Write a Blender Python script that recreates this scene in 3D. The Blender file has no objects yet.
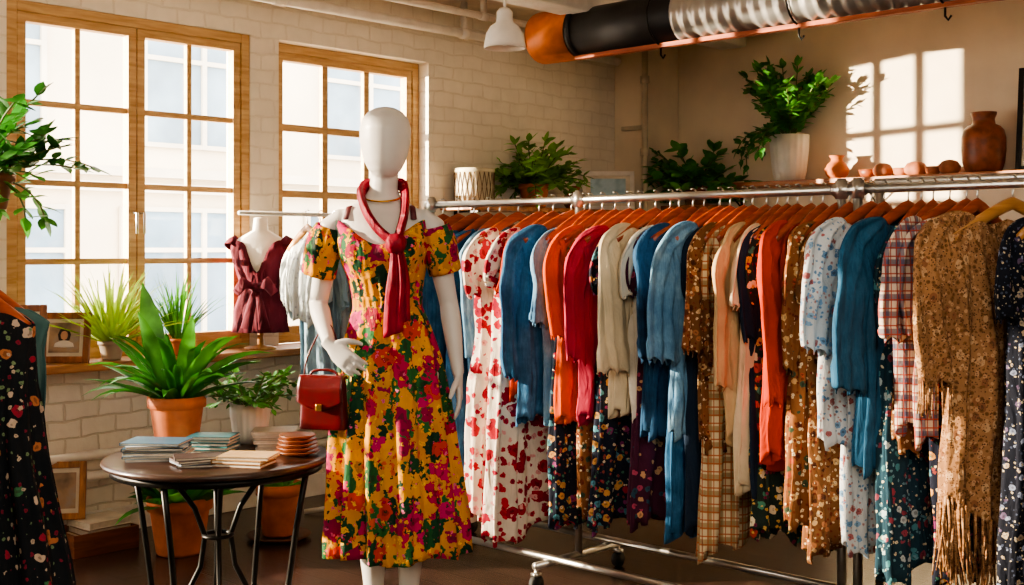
import bpy, math, random
from mathutils import Vector, Matrix, noise
pi=math.pi
CR=math.radians(43.34)
SC=bpy.context.scene
try:
    SC.view_settings.view_transform='AgX'; SC.view_settings.look='AgX - Medium High Contrast'
except Exception: pass
def P(X,Y): return (5.326+.7272*X-.6864*Y, -2.481+.6864*X+.7272*Y)
def hx(h):
    h=h.lstrip('#'); o=[]
    for i in (0,2,4):
        c=int(h[i:i+2],16)/255; o.append(c/12.92 if c<=.04045 else ((c+.055)/1.055)**2.4)
    return (o[0],o[1],o[2],1)
# ---------------------------------------------------------------- materials
MATS={}
def newmat(name):
    m=bpy.data.materials.new(name); m.use_nodes=True
    nt=m.node_tree; b=nt.nodes['Principled BSDF']
    return m,nt,b
def N(nt,t,**k):
    n=nt.nodes.new(t)
    for a,v in k.items():
        if a.startswith('i_'): n.inputs[a[2:].replace('_',' ')].default_value=v
        else: setattr(n,a,v)
    return n
def ramp(nt,stops,interp='LINEAR'):
    r=nt.nodes.new('ShaderNodeValToRGB'); cr=r.color_ramp; cr.interpolation=interp
    while len(cr.elements)<len(stops): cr.elements.new(.5)
    for e,(p,c) in zip(cr.elements,stops): e.position=p; e.color=c
    return r
def mixc(nt,fac,a,b,mode='MIX'):
    m=nt.nodes.new('ShaderNodeMix'); m.data_type='RGBA'; m.blend_type=mode
    for s,v in ((0,fac),(6,a),(7,b)):
        if hasattr(v,'links'): nt.links.new(v,m.inputs[s])
        else: m.inputs[s].default_value=v
    return m.outputs[2]
def math_(nt,op,a,b=None):
    m=nt.nodes.new('ShaderNodeMath'); m.operation=op
    for s,v in ((0,a),(1,b)):
        if v is None: continue
        if hasattr(v,'links'): nt.links.new(v,m.inputs[s])
        else: m.inputs[s].default_value=v
    return m.outputs[0]
def bump(nt,b,h,strength=.3,dist=.01,prev=None):
    n=nt.nodes.new('ShaderNodeBump'); n.inputs['Strength'].default_value=strength; n.inputs['Distance'].default_value=dist
    nt.links.new(h,n.inputs['Height']); nt.links.new(n.outputs[0],b.inputs['Normal'])
    if prev is not None: nt.links.new(prev.outputs[0],n.inputs['Normal'])
    return n
def plain(name,col,rough=.6,metal=0,var=.12,scale=12,bs=.15,trans=0):
    if name in MATS: return MATS[name]
    m,nt,b=newmat(name); c=hx(col)
    tc=N(nt,'ShaderNodeTexCoord'); no=N(nt,'ShaderNodeTexNoise',i_Scale=scale,i_Detail=4.0)
    nt.links.new(tc.outputs['Object'],no.inputs['Vector'])
    d=tuple(x*(1-var*1.5) for x in c[:3])+(1,); l=tuple(min(1,x*(1+var)) for x in c[:3])+(1,)
    r=ramp(nt,[(.3,d),(.7,l)]); nt.links.new(no.outputs[0],r.inputs[0]); nt.links.new(r.outputs[0],b.inputs['Base Color'])
    b.inputs['Roughness'].default_value=rough; b.inputs['Metallic'].default_value=metal
    if bs: bump(nt,b,no.outputs[0],bs,.004)
    if trans:
        t=N(nt,'ShaderNodeBsdfTranslucent'); nt.links.new(r.outputs[0],t.inputs[0])
        ms=N(nt,'ShaderNodeMixShader'); ms.inputs[0].default_value=trans
        nt.links.new(b.outputs[0],ms.inputs[1]); nt.links.new(t.outputs[0],ms.inputs[2])
        nt.links.new(ms.outputs[0],nt.nodes['Material Output'].inputs[0])
    MATS[name]=m; return m
def wrinkle(nt,b,obj,weave,ws=.25):
    n2=N(nt,'ShaderNodeTexNoise',i_Scale=9.0,i_Detail=3.0,i_Distortion=1.2)
    mp=N(nt,'ShaderNodeMapping'); mp.inputs['Scale'].default_value=(1.6,1.6,.55); nt.links.new(obj,mp.inputs[0]); nt.links.new(mp.outputs[0],n2.inputs['Vector'])
    b1=bump(nt,b,n2.outputs[0],.7,.02)
    w=N(nt,'ShaderNodeTexNoise',i_Scale=float(weave),i_Detail=1.0); nt.links.new(obj,w.inputs['Vector'])
    bump(nt,b,w.outputs[0],ws,.002,b1)
def fabric(name,base,layers=(),rough=.9,weave=260,distort=.5,base2=None):
    """layers: (voronoi scale, size, [hex colours], optional z stretch)"""
    if name in MATS: return MATS[name]
    m,nt,b=newmat(name)
    tc=N(nt,'ShaderNodeTexCoord'); obj=tc.outputs['Object']
    n0=N(nt,'ShaderNodeTexNoise',i_Scale=6.0,i_Detail=5.0); nt.links.new(obj,n0.inputs['Vector'])
    c=hx(base); c2=hx(base2) if base2 else tuple(x*.72 for x in c[:3])+(1,)
    r=ramp(nt,[(.35,c2),(.65,c)]); nt.links.new(n0.outputs[0],r.inputs[0]); col=r.outputs[0]
    for k,ly in enumerate(layers):
        sc,size,cols=ly[:3]
        nd=N(nt,'ShaderNodeTexNoise',i_Scale=sc*2.2,i_Detail=2.0); nt.links.new(obj,nd.inputs['Vector'])
        vm=N(nt,'ShaderNodeVectorMath',operation='MULTIPLY_ADD'); nt.links.new(nd.outputs[1],vm.inputs[0])
        dd=distort/sc; vm.inputs[1].default_value=(dd,dd,dd); nt.links.new(obj,vm.inputs[2])
        ad=N(nt,'ShaderNodeVectorMath',operation='ADD'); nt.links.new(vm.outputs[0],ad.inputs[0]); ad.inputs[1].default_value=(k*3.1,k*1.7,k*2.3)
        src=ad.outputs[0]
        if len(ly)>3:
            mp=N(nt,'ShaderNodeMapping'); mp.inputs['Rotation'].default_value=(.5,.7,.3); mp.inputs['Scale'].default_value=(1,1,ly[3]); nt.links.new(src,mp.inputs[0]); src=mp.outputs[0]
        v=N(nt,'ShaderNodeTexVoronoi',i_Scale=sc); nt.links.new(src,v.inputs['Vector'])
        mask=math_(nt,'LESS_THAN',v.outputs['Distance'],size)
        sp=N(nt,'ShaderNodeSeparateColor'); nt.links.new(v.outputs['Color'],sp.inputs[0])
        n=len(cols); rr=ramp(nt,[(i/n,hx(q)) for i,q in enumerate(cols)] if n>1 else [(0,hx(cols[0])),(1,hx(cols[0]))],'CONSTANT')
        nt.links.new(sp.outputs[0],rr.inputs[0])
        dk=math_(nt,'GREATER_THAN',v.outputs['Distance'],size*.42)
        dcol=mixc(nt,dk,mixc(nt,.5,rr.outputs[0],(0.02,0.01,0.01,1)),rr.outputs[0])
        col=mixc(nt,mask,col,dcol)
    nt.links.new(col,b.inputs['Base Color']); b.inputs['Roughness'].default_value=rough
    b.inputs['Specular IOR Level'].default_value=.25
    wrinkle(nt,b,obj,weave)
    MATS[name]=m; return m
def denimf(name,c1,c2,c3):
    if name in MATS: return MATS[name]
    m,nt,b=newmat(name); tc=N(nt,'ShaderNodeTexCoord'); obj=tc.outputs['Object']
    n0=N(nt,'ShaderNodeTexNoise',i_Scale=5.0,i_Detail=8.0,i_Roughness=.65); nt.links.new(obj,n0.inputs['Vector'])
    r=ramp(nt,[(.3,hx(c3)),(.5,hx(c2)),(.68,hx(c1))]); nt.links.new(n0.outputs[0],r.inputs[0])
    mp=N(nt,'ShaderNodeMapping'); mp.inputs['Scale'].default_value=(180,180,25); nt.links.new(obj,mp.inputs[0])
    n1=N(nt,'ShaderNodeTexNoise',i_Scale=1.0,i_Detail=2.0); nt.links.new(mp.outputs[0],n1.inputs['Vector'])
    r1=ramp(nt,[(.3,(.6,.65,.7,1)),(.7,(1,1,1,1))]); nt.links.new(n1.outputs[0],r1.inputs[0])
    nt.links.new(mixc(nt,.8,r.outputs[0],r1.outputs[0],'MULTIPLY'),b.inputs['Base Color']); b.inputs['Roughness'].default_value=.9; b.inputs['Specular IOR Level'].default_value=.2
    wrinkle(nt,b,obj,200,.4); MATS[name]=m; return m
def plaid(name,c0,c1,c2,f=38):
    if name in MATS: return MATS[name]
    m,nt,b=newmat(name); tc=N(nt,'ShaderNodeTexCoord'); sx=N(nt,'ShaderNodeSeparateXYZ'); nt.links.new(tc.outputs['Object'],sx.inputs[0])
    col=hx(c0)
    yy=math_(nt,'ADD',sx.outputs[0],sx.outputs[1])
    for src,ff,th,c,a in ((yy,f,.3,c1,.75),(sx.outputs[2],f,.3,c1,.75),(yy,f*2,.86,c2,.9),(sx.outputs[2],f*2,.86,c2,.9)):
        s=math_(nt,'SINE',math_(nt,'MULTIPLY',src,ff*2)); mk=math_(nt,'MULTIPLY',math_(nt,'GREATER_THAN',s,th),a)
        col=mixc(nt,mk,col,hx(c))
    nt.links.new(col,b.inputs['Base Color']); b.inputs['Roughness'].default_value=.9; wrinkle(nt,b,tc.outputs['Object'],200)
    MATS[name]=m; return m
def brickmat(name,c1,c2,mo,scale,bs,vert=True,axis='y',rough=.85,bw=.5,rh=.25,msz=.015,dist=.01,grain=False,lo=.72,warp=0,fade=None):
    m,nt,b=newmat(name); tc=N(nt,'ShaderNodeTexCoord'); sx=N(nt,'ShaderNodeSeparateXYZ')
    co=tc.outputs['Object']
    if warp:
        wn=N(nt,'ShaderNodeTexNoise',i_Scale=5.0,i_Detail=4.0); nt.links.new(co,wn.inputs['Vector'])
        vm=N(nt,'ShaderNodeVectorMath',operation='MULTIPLY_ADD'); nt.links.new(wn.outputs[1],vm.inputs[0]); vm.inputs[1].default_value=(warp,)*3; nt.links.new(co,vm.inputs[2]); nt.links.new(vm.outputs[0],sx.inputs[0])
    else: nt.links.new(co,sx.inputs[0])
    cx=N(nt,'ShaderNodeCombineXYZ')
    if vert: nt.links.new(sx.outputs[1 if axis=='y' else 0],cx.inputs[0]); nt.links.new(sx.outputs[2],cx.inputs[1])
    else: nt.links.new(sx.outputs[0],cx.inputs[0]); nt.links.new(sx.outputs[1],cx.inputs[1])
    br=N(nt,'ShaderNodeTexBrick'); nt.links.new(cx.outputs[0],br.inputs['Vector'])
    br.inputs['Scale'].default_value=scale; br.inputs['Color1'].default_value=hx(c1); br.inputs['Color2'].default_value=hx(c2); br.inputs['Mortar'].default_value=hx(mo)
    br.inputs['Brick Width'].default_value=bw; br.inputs['Row Height'].default_value=rh; br.inputs['Mortar Size'].default_value=msz; br.inputs['Mortar Smooth'].default_value=.6
    no=N(nt,'ShaderNodeTexNoise',i_Scale=9.0,i_Detail=6.0)
    if grain:
        mp=N(nt,'ShaderNodeMapping'); mp.inputs['Scale'].default_value=(1,9,1); nt.links.new(co,mp.inputs[0]); nt.links.new(mp.outputs[0],no.inputs['Vector'])
    else: nt.links.new(co,no.inputs['Vector'])
    r=ramp(nt,[(.3,(lo,lo,lo,1)),(.7,(1,1,1,1))]); nt.links.new(no.outputs[0],r.inputs[0])
    base=br.outputs[0]; brf=br.outputs[1]
    if fade:   # bricks only read clearly in the lower, less thickly painted part
        mr=N(nt,'ShaderNodeMapRange'); nt.links.new(sx.outputs[2],mr.inputs[0]); mr.inputs[1].default_value=fade[0]; mr.inputs[2].default_value=fade[1]; mr.inputs[3].default_value=1; mr.inputs[4].default_value=.38
        brf=math_(nt,'MULTIPLY',brf,mr.outputs[0]); base=mixc(nt,mr.outputs[0],hx(c1),br.outputs[0])
    nt.links.new(mixc(nt,.6,base,r.outputs[0],'MULTIPLY'),b.inputs['Base Color']); b.inputs['Roughness'].default_value=rough
    h=math_(nt,'SUBTRACT',math_(nt,'MULTIPLY',no.outputs[0],1.1),brf); bump(nt,b,h,bs,dist)
    return m
def wood(name,c1,c2,rough=.45,scale=3,axis=1):
    if name in MATS: return MATS[name]
    m,nt,b=newmat(name); tc=N(nt,'ShaderNodeTexCoord'); mp=N(nt,'ShaderNodeMapping')
    s=[14,14,14]; s[axis]=1.5; mp.inputs['Scale'].default_value=s; nt.links.new(tc.outputs['Object'],mp.inputs[0])
    no=N(nt,'ShaderNodeTexNoise',i_Scale=float(scale),i_Detail=5.0,i_Distortion=.6); nt.links.new(mp.outputs[0],no.inputs['Vector'])
    r=ramp(nt,[(.3,hx(c2)),(.7,hx(c1))]); nt.links.new(no.outputs[0],r.inputs[0]); nt.links.new(r.outputs[0],b.inputs['Base Color'])
    b.inputs['Roughness'].default_value=rough; bump(nt,b,no.outputs[0],.1,.003); MATS[name]=m; return m

# ---------------------------------------------------------------- mesh builder
class MB:
    def __init__(s): s.v=[]; s.f=[]
    def add(s,vs,fs):
        o=len(s.v); s.v+= [tuple(p) for p in vs]; s.f+=[tuple(i+o for i in f) for f in fs]; return s
    def rows(s,rows,closed=True,ca=False,cb=False):
        n=len(rows[0]); vs=[p for r in rows for p in r]; fs=[]
        for i in range(len(rows)-1):
            for j in range(n if closed else n-1):
                k=(j+1)%n; fs.append((i*n+j,i*n+k,(i+1)*n+k,(i+1)*n+j))
        if ca: fs.append(tuple(range(n-1,-1,-1)))
        if cb: fs.append(tuple((len(rows)-1)*n+j for j in range(n)))
        return s.add(vs,fs)
    def tube(s,pts,rad,seg=8,cap=True,flat=None,up=None):
        pts=[Vector(p) for p in pts]; n=len(pts)
        if not isinstance(rad,(list,tuple)): rad=[rad]*n
        rows=[]; prev=None
        for i,p in enumerate(pts):
            t=(pts[min(i+1,n-1)]-pts[max(i-1,0)]); t=t.normalized() if t.length>1e-9 else Vector((0,0,1))
            if prev is None:
                u=Vector(up) if up else (Vector((0,0,1)) if abs(t.z)<.9 else Vector((1,0,0)))
            else: u=prev
            a=(u-t*u.dot(t)); a=a.normalized() if a.length>1e-6 else t.orthogonal().normalized()
            prev=a; b=t.cross(a); r=rad[i]
            ra,rb=(r if isinstance(r,tuple) else (r,r*(flat or 1)))
            rows.append([p+a*ra*math.cos(2*pi*j/seg)+b*rb*math.sin(2*pi*j/seg) for j in range(seg)])
        return s.rows(rows,True,cap,cap)
    def lathe(s,prof,seg=28,c=(0,0,0),fn=None,cap=False):
        rows=[]
        for r,z in prof:
            row=[]
            for j in range(seg):
                a=2*pi*j/seg; rr=r*(fn(a,z) if fn else 1)
                row.append((c[0]+rr*math.cos(a),c[1]+rr*math.sin(a),c[2]+z))
            rows.append(row)
        return s.rows(rows,True,cap,cap)
    def loft(s,secs,seg=28,cap=True):
        rows=[[(cx+rx*math.cos(2*pi*j/seg),cy+ry*math.sin(2*pi*j/seg),z) for j in range(seg)] for z,cx,cy,rx,ry in secs]
        return s.rows(rows,True,cap,cap)
    def box(s,c,d,rz=0,rx=0,ry=0):
        M=Matrix.Rotation(rz,3,'Z')@Matrix.Rotation(ry,3,'Y')@Matrix.Rotation(rx,3,'X'); c=Vector(c)
        vs=[c+M@Vector((x*d[0]/2,y*d[1]/2,z*d[2]/2)) for x in(-1,1) for y in(-1,1) for z in(-1,1)]
        return s.add(vs,[(0,1,3,2),(4,6,7,5),(0,4,5,1),(2,3,7,6),(0,2,6,4),(1,5,7,3)])
    def leaf(s,p,az,el,L,W,droop=1.0,n=6,fold=.25,peak=.45,twist=0):
        p=Vector(p); rows=[]; pw=math.log(.5)/math.log(peak)
        for i in range(n+1):
            t=i/n; e=el-droop*t*t
            side=Vector((-math.sin(az),math.cos(az),0)); d=Vector((math.cos(az)*math.cos(e),math.sin(az)*math.cos(e),math.sin(e)))
            nn=side.cross(d); side=side*math.cos(twist)+nn*math.sin(twist)
            w=W*max(.03,(math.sin(pi*min(1,t**pw)))**.8) if 0<t<1 else W*(.12 if t==0 else .02)
            rows.append([p-side*w/2, p+nn*(w*fold), p+side*w/2])
            if i<n: p=p+d*(L/n)
        return s.rows(rows,False)
    def obj(s,name,mat,parent=None,loc=(0,0,0),rz=0,smooth=True,bevel=0,solid=0,sub=0,label=None,clamp=None):
        if clamp:
            pm=Matrix.Translation(Vector(clamp[0]))@Matrix.Rotation(clamp[1],4,'Z'); pi_=pm.inverted(); nv=[]
            for k,v in enumerate(s.v):
                w=pm@Vector(v)
                for ax,lo,hi in clamp[2]:
                    if lo is not None and w[ax]<lo: w[ax]=lo+.002*(k%7)
                    if hi is not None and w[ax]>hi: w[ax]=hi-.002*(k%7)
                nv.append(tuple(pi_@w))
            s.v=nv
        me=bpy.data.meshes.new(name); me.from_pydata(s.v,[],s.f); me.validate(); me.update()
        import bmesh
        bm=bmesh.new(); bm.from_mesh(me); bmesh.ops.recalc_face_normals(bm,faces=bm.faces); bm.to_mesh(me); bm.free()
        if mat: me.materials.append(mat)
        if smooth:
            for p in me.polygons: p.use_smooth=True
        o=bpy.data.objects.new(name,me); SC.collection.objects.link(o); o.location=loc; o.rotation_euler=(0,0,rz)
        if parent: o.parent=parent
        if solid: md=o.modifiers.new('s','SOLIDIFY'); md.thickness=solid; md.offset=0
        if bevel: md=o.modifiers.new('b','BEVEL'); md.width=bevel; md.segments=2; md.limit_method='ANGLE'
        if sub: md=o.modifiers.new('u','SUBSURF'); md.levels=sub; md.render_levels=sub
        if label: o['label']=label
        return o
def thing(name,label,cat,loc,rz=0,group=None,rx=0,ry=0):
    e=bpy.data.objects.new(name,None); e.empty_display_size=.1; SC.collection.objects.link(e)
    e.location=loc; e.rotation_euler=(rx,ry,rz); e['label']=label; e['category']=cat
    if group: e['group']=group
    return e
def tag(o,label,cat,group=None):
    o['label']=label; o['category']=cat
    if group: o['group']=group
    return o
def struct(o,label=None):
    o['kind']='structure'
    if label: o['label']=label
    return o

# ---------------------------------------------------------------- base materials
white_brick=brickmat('painted_brick','#efe5d3','#eadfcc','#d9ccb6',3.0,.6,rough=.75,dist=.012,lo=.84,warp=.05,msz=.022,fade=(.8,1.1))
plaster=plain('beige_plaster','#e6d4b8',.9,var=.07,scale=3,bs=.35)
floor_m=brickmat('dark_floorboards','#46322a','#35251e','#110a07',1.0,.2,vert=False,rough=.26,bw=1.6,rh=.14,msz=.005,dist=.003,grain=True)
ceil_m=plain('ceiling_paint','#d9cbb8',.85,var=.16,scale=5,bs=.6)
oak=wood('oak_frame','#d0ab79','#a9804e',.55)
sillw=wood('sill_wood','#b27c48','#7a4e28',.45)
orange_wood=wood('hanger_wood','#b9592a','#853410',.3,axis=1)
pale_hanger=wood('hanger_pale_wood','#c9935a','#a06c35',.35,axis=1)
terra=plain('terracotta','#bf6a3a',.75,var=.15,scale=14)
soil=plain('soil','#2b1c13',.95,var=.3,scale=60,bs=.6)
leafg=plain('leaf_green','#569c36',.38,var=.5,scale=7,bs=.05,trans=.36)
leafd=plain('leaf_dark','#3f8430',.38,var=.5,scale=7,bs=.05,trans=.33)
leafl=plain('leaf_light','#a8c646',.45,var=.3,scale=7,bs=.05,trans=.45)
leaft=plain('leaf_table','#3f8a2c',.33,var=.5,scale=6,bs=.05,trans=.3)
stemm=plain('plant_stem','#5d6a33',.6)
whitep=plain('white_paint','#e2dace',.5,var=.08)
ceramic=plain('white_ceramic','#ddd6ca',.4,var=.06)
chrome=plain('steel_tube','#c4bfb7',.28,metal=.95,var=.06,scale=30,bs=0)
blackm=plain('black_metal','#17140f',.38,metal=.6,var=.2)
rubber=plain('rubber','#1b1a19',.7)
paper=plain('paper','#d9cfbd',.85,var=.1,scale=40)

# ---------------------------------------------------------------- room
CH=2.85
def wallbox(mb,x0,x1,y0,y1,z0,z1): mb.box(((x0+x1)/2,(y0+y1)/2,(z0+z1)/2),(x1-x0,y1-y0,z1-z0))
mb=MB(); wb=lambda y0,y1,z0,z1: wallbox(mb,-.22,0,y0,y1,z0,z1)
W3=-.48
wb(-5,-3.3,0,CH); wb(-3.3,W3,0,.35); wb(-3.3,W3,2.75,CH)
wb(W3,-.13,0,CH); wb(-.13,1.16,0,.82); wb(-.13,1.16,2.48,CH); wb(1.16,1.34,0,CH); wb(1.34,2.43,0,.82); wb(1.34,2.43,2.48,CH); wb(2.43,4.86,0,CH)
struct(mb.obj('wall_left',white_brick,smooth=False),'white painted brick wall with tall windows')
mb=MB(); wallbox(mb,0,6.8,4.64,4.86,0,CH); struct(mb.obj('wall_back',plaster,smooth=False),'warm beige plastered wall')
mb=MB(); wallbox(mb,6.6,6.8,-5,4.64,0,CH); struct(mb.obj('wall_right',plaster,smooth=False))
mb=MB(); wallbox(mb,-.22,6.8,-5.2,-5,0,CH); struct(mb.obj('wall_front',plaster,smooth=False))
mb=MB(); wallbox(mb,-.22,6.8,-5.2,4.86,-.1,0); struct(mb.obj('floor',floor_m,smooth=False),'dark brown wooden floorboards')
mb=MB(); wallbox(mb,-.22,6.8,-5.2,4.86,CH,CH+.1); struct(mb.obj('ceiling',ceil_m,smooth=False))
mb=MB(); wallbox(mb,0,.26,4.22,4.64,0,CH); struct(mb.obj('wall_pillar',plaster,smooth=False,bevel=.01),'plastered corner pilaster')
mb=MB(); wallbox(mb,0,.02,-4.9,4.2,0,.12); struct(mb.obj('baseboard_left',whitep,smooth=False,bevel=.005))
mb=MB(); wallbox(mb,.28,6.6,4.62,4.64,0,.12); struct(mb.obj('baseboard_back',whitep,smooth=False,bevel=.005))
# windows
glass=bpy.data.materials.new('window_glass'); glass.use_nodes=True
nt=glass.node_tree; nt.nodes.clear(); o_=nt.nodes.new('ShaderNodeOutputMaterial'); t_=nt.nodes.new('ShaderNodeBsdfTransparent'); g_=nt.nodes.new('ShaderNodeBsdfGlossy'); g_.inputs['Roughness'].default_value=.05
ms=nt.nodes.new('ShaderNodeMixShader'); ms.inputs[0].default_value=.04
nt.links.new(t_.outputs[0],ms.inputs[1]); nt.links.new(g_.outputs[0],ms.inputs[2]); nt.links.new(ms.outputs[0],o_.inputs[0])
def window(n,y0,y1,z0,z1,x,cas,cols,rows,fw=.05,mw=.028):
    e=bpy.data.objects.new('window_%d'%n,None); SC.collection.objects.link(e); e.location=(x,(y0+y1)/2,z0); struct(e,'tall oak-framed multi-pane window')
    H=z1-z0; W=y1-y0; mb=MB()
    for s in(-1,1): mb.box((0,s*(W/2-fw/2),H/2),(.09,fw,H))
    for z in(fw/2,H-fw/2): mb.box((0,0,z),(.09,W-2*fw,fw))
    mb.obj('window_frame',oak,e,smooth=False,bevel=.004)
    cw=(W-2*fw)/cas; g=MB()
    for c in range(cas):
        a=-W/2+fw+c*cw; m=MB(); sf=.042
        for s in (a+sf/2+.003,a+cw-sf/2-.003): m.box((.01,s,H/2),(.055,sf,H-2*fw))
        for z in (fw+sf/2,H-fw-sf/2): m.box((.01,a+cw/2,z),(.055,cw-2*sf,sf))
        iw=cw-2*sf; ih=H-2*fw-2*sf
        for k in range(1,cols): m.box((.01,a+sf+iw*k/cols,H/2),(.03,mw,ih))
        for k in range(1,rows): m.box((.01,a+cw/2,fw+sf+ih*k/rows),(.028,iw,mw))
        m.obj('casement',oak,e,smooth=False,bevel=.003)
        if cas>1 :
            hd=MB(); yy=a+cw-.02 if c==0 else a+.02
            hd.tube([(.04,yy,H*.42),(.075,yy,H*.42),(.075,yy,H*.42-.1)],.007); hd.obj('window_handle',chrome,e)
        g.box((0,a+cw/2,H/2),(.004,iw,ih))
    g.obj('window_glass',glass,e,smooth=False)
window(1,-.13,1.16,.84,2.48,-.05,2,2,4)
window(2,1.34,2.43,.84,2.48,-.13,1,3,4,mw=.04)
window(3,-3.3,W3,.35,2.75,-.05,3,1,2)  # out-of-view window, added and sized to let sun reach the mannequin
mb=MB(); mb.box((.08,.9,.82),(.30,3.15,.04)); struct(mb.obj('trim_1',sillw,smooth=False,bevel=.008),'long wooden window sill')
for z,x in((.30,.09),(.40,.09)):
    mb=MB(); mb.tube([(x,-1.2,z),(x,3.4,z)],.022,12)
    for y in (-.6,.6,1.8,3.0): mb.box((x/2,y,z),(x,.03,.03))
    tag(mb.obj('heating_pipe',whitep),'white painted heating pipe along the brick wall','pipe','wall heating pipes')
for x,z,y0,y1,r in((.13,2.66,-.3,4.1,.028),(.30,2.74,-.3,4.1,.02)):
    mb=MB(); mb.tube([(x,y0,z),(x,y1,z)],r,12)
    for y in (0,1.25,2.6,3.6): mb.box((x,y,(z+CH)/2),(.03,.03,CH-z)); mb.tube([(x,y-.03,z),(x,y+.03,z)],r*1.25,12)
    tag(mb.obj('ceiling_pipe',whitep),'white painted pipe under the ceiling','pipe','ceiling pipes')
mb=MB(); mb.tube([(.31,4.17,CH),(.31,4.17,1.9),(.31,4.17,1.0)],.022,12)
for z in(2.5,2.0): mb.tube([(.31,4.17,z),(.31,4.17,z+.05)],.032,12)
mb.box((.2,4.195,2.2),(.2,.04,.03))
tag(mb.obj('conduit_pipe',plain('conduit','#c4b498',.5)),'beige vertical conduit pipe beside the corner pilaster','pipe')
rust=wood('rust_beam','#b05a2c','#743216',.7,axis=0)
for y in(1.9,3.35,4.1):
    mb=MB(); mb.box((3.2,y,CH-.05),(5.8,.16,.10)); o=mb.obj('ceiling_beam',rust,smooth=False,bevel=.008); tag(o,'rust-brown timber ceiling joist','beam','ceiling joists')
mb=MB(); mb.box((.85,1.2,CH-.07),(.2,6.5,.14)); mb.box((1.15,2.0,CH-.05),(.12,.5,.1)); tag(mb.obj('ceiling_beam',whitep,smooth=False,bevel=.012),'white painted ceiling beam','beam')
# duct
D=thing('ventilation_duct','large ventilation duct with copper end, black wrap and ribbed silver section','duct',(.5,2.89,2.62))
mb=MB(); mb.tube([(0,0,0),(.02,0,0),(.30,0,0),(.30,0,0)],[.15,.155,.155,.14],28); mb.obj('duct_end',plain('copper_duct','#cc6f28',.4,metal=.3,var=.2,scale=9),D)
mb=MB(); mb.tube([(.30,0,0),(1.04,0,0)],.135,28); mb.tube([(.29,0,0),(.33,0,0)],.15,28);mb.obj('duct_wrap',plain('black_wrap','#1e1c1c',.5,var=.3),D)
mb=MB(); pts=[];rr=[]
for i in range(96):
    pts.append((1.04+i*.018,0,0)); rr.append(.143 if i%4 in(0,1) else .131)
mb.tube(pts,rr,28); mb.obj('duct_ribbed_section',plain('silver_duct','#bdb8b0',.35,metal=.75,var=.1),D)
mb=MB(); mb.tube([(2.75,0,0),(5.9,0,0)],.135,28); mb.obj('duct_tail',plain('black_wrap','#1e1c1c'),D)
mb=MB(); mb.box((1.6,-.02,-.15),(2.6,.05,.022)); mb.obj('duct_support_rail',rust,D,smooth=False)
for x in(.9,1.75,2.5):
    mb=MB(); mb.tube([(x,0,.23),(x,0,.13)],.006,6); mb.tube([(x,.15*math.cos(a),.15*math.sin(a)) for a in [2*pi*k/24 for k in range(25)]],.006,6)
    mb.tube([(x,-.02,-.16),(x,-.02,-.20),(x+.015,-.02,-.22),(x+.03,-.02,-.20)],.006,6); mb.obj('duct_hanger',blackm,D)
lx,ly=P(-.03,5.0)
L=thing('pendant_lamp','white bell-shaped pendant lamp hanging from the ceiling','lamp',(lx,ly,2.19))
MB().lathe([(.085,0),(.083,.02),(.075,.06),(.058,.09),(.036,.105),(.032,.12),(.032,.15),(.02,.165)]).obj('lamp_shade',whitep,L,solid=.004)
MB().tube([(0,0,.16),(0,0,CH-2.19)],.006,8).obj('cord',whitep,L)
MB().lathe([(.001,.01),(.02,.02),(.028,.045),(.02,.07),(.012,.09)],16).obj('bulb',ceramic,L)

# ---------------------------------------------------------------- outside
B_=thing('street_building','pale stone building across the street with tall windows','building',(-9,8,0))
mb=MB(); mb.box((0,0,2.0),(.4,18,9)); mb.obj('facade',plain('facade_stone','#efe0c6',.9,var=.12,scale=.6,bs=.1),B_,smooth=False)
mb=MB()
for z in(-.1,2.15,2.35,4.9): mb.box((.26,0,z),(.14,18,.12))
mb.obj('moulding',plain('facade_trim','#e8dcc8',.8,var=.15,scale=1),B_,smooth=False)
fwm=plain('facade_window_glass','#8fa3b2',.6,var=.3,scale=1.0); fwl=plain('shopfront_glass','#7b93a6',.6,var=.35,scale=.9)
for zz in(.25,2.75):
    for k in range(6):
        y=-7.5+k*2.9; m=MB(); m.box((.215,y,zz+.8),(.05,1.5 if zz>1 else 2.1,1.6)); m.obj('building_window',fwm if zz>1 else fwl,B_,smooth=False)
        hw_=.78 if zz>1 else 1.08
        m=MB()
        for a in(-hw_,.1,hw_): m.box((.25,y+a,zz+.8),(.06,.07,1.72))
        for a in(-.03,1.1,1.63): m.box((.25,y,zz+a),(.055,2*hw_,.06))
        m.obj('window_surround',MATS['facade_trim'],B_,smooth=False)
mb=MB(); mb.box((-7.3,4,-.15),(14,40,.1)); struct(mb.obj('ground',plain('street','#cfc6ba',.9),smooth=False))

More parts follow.
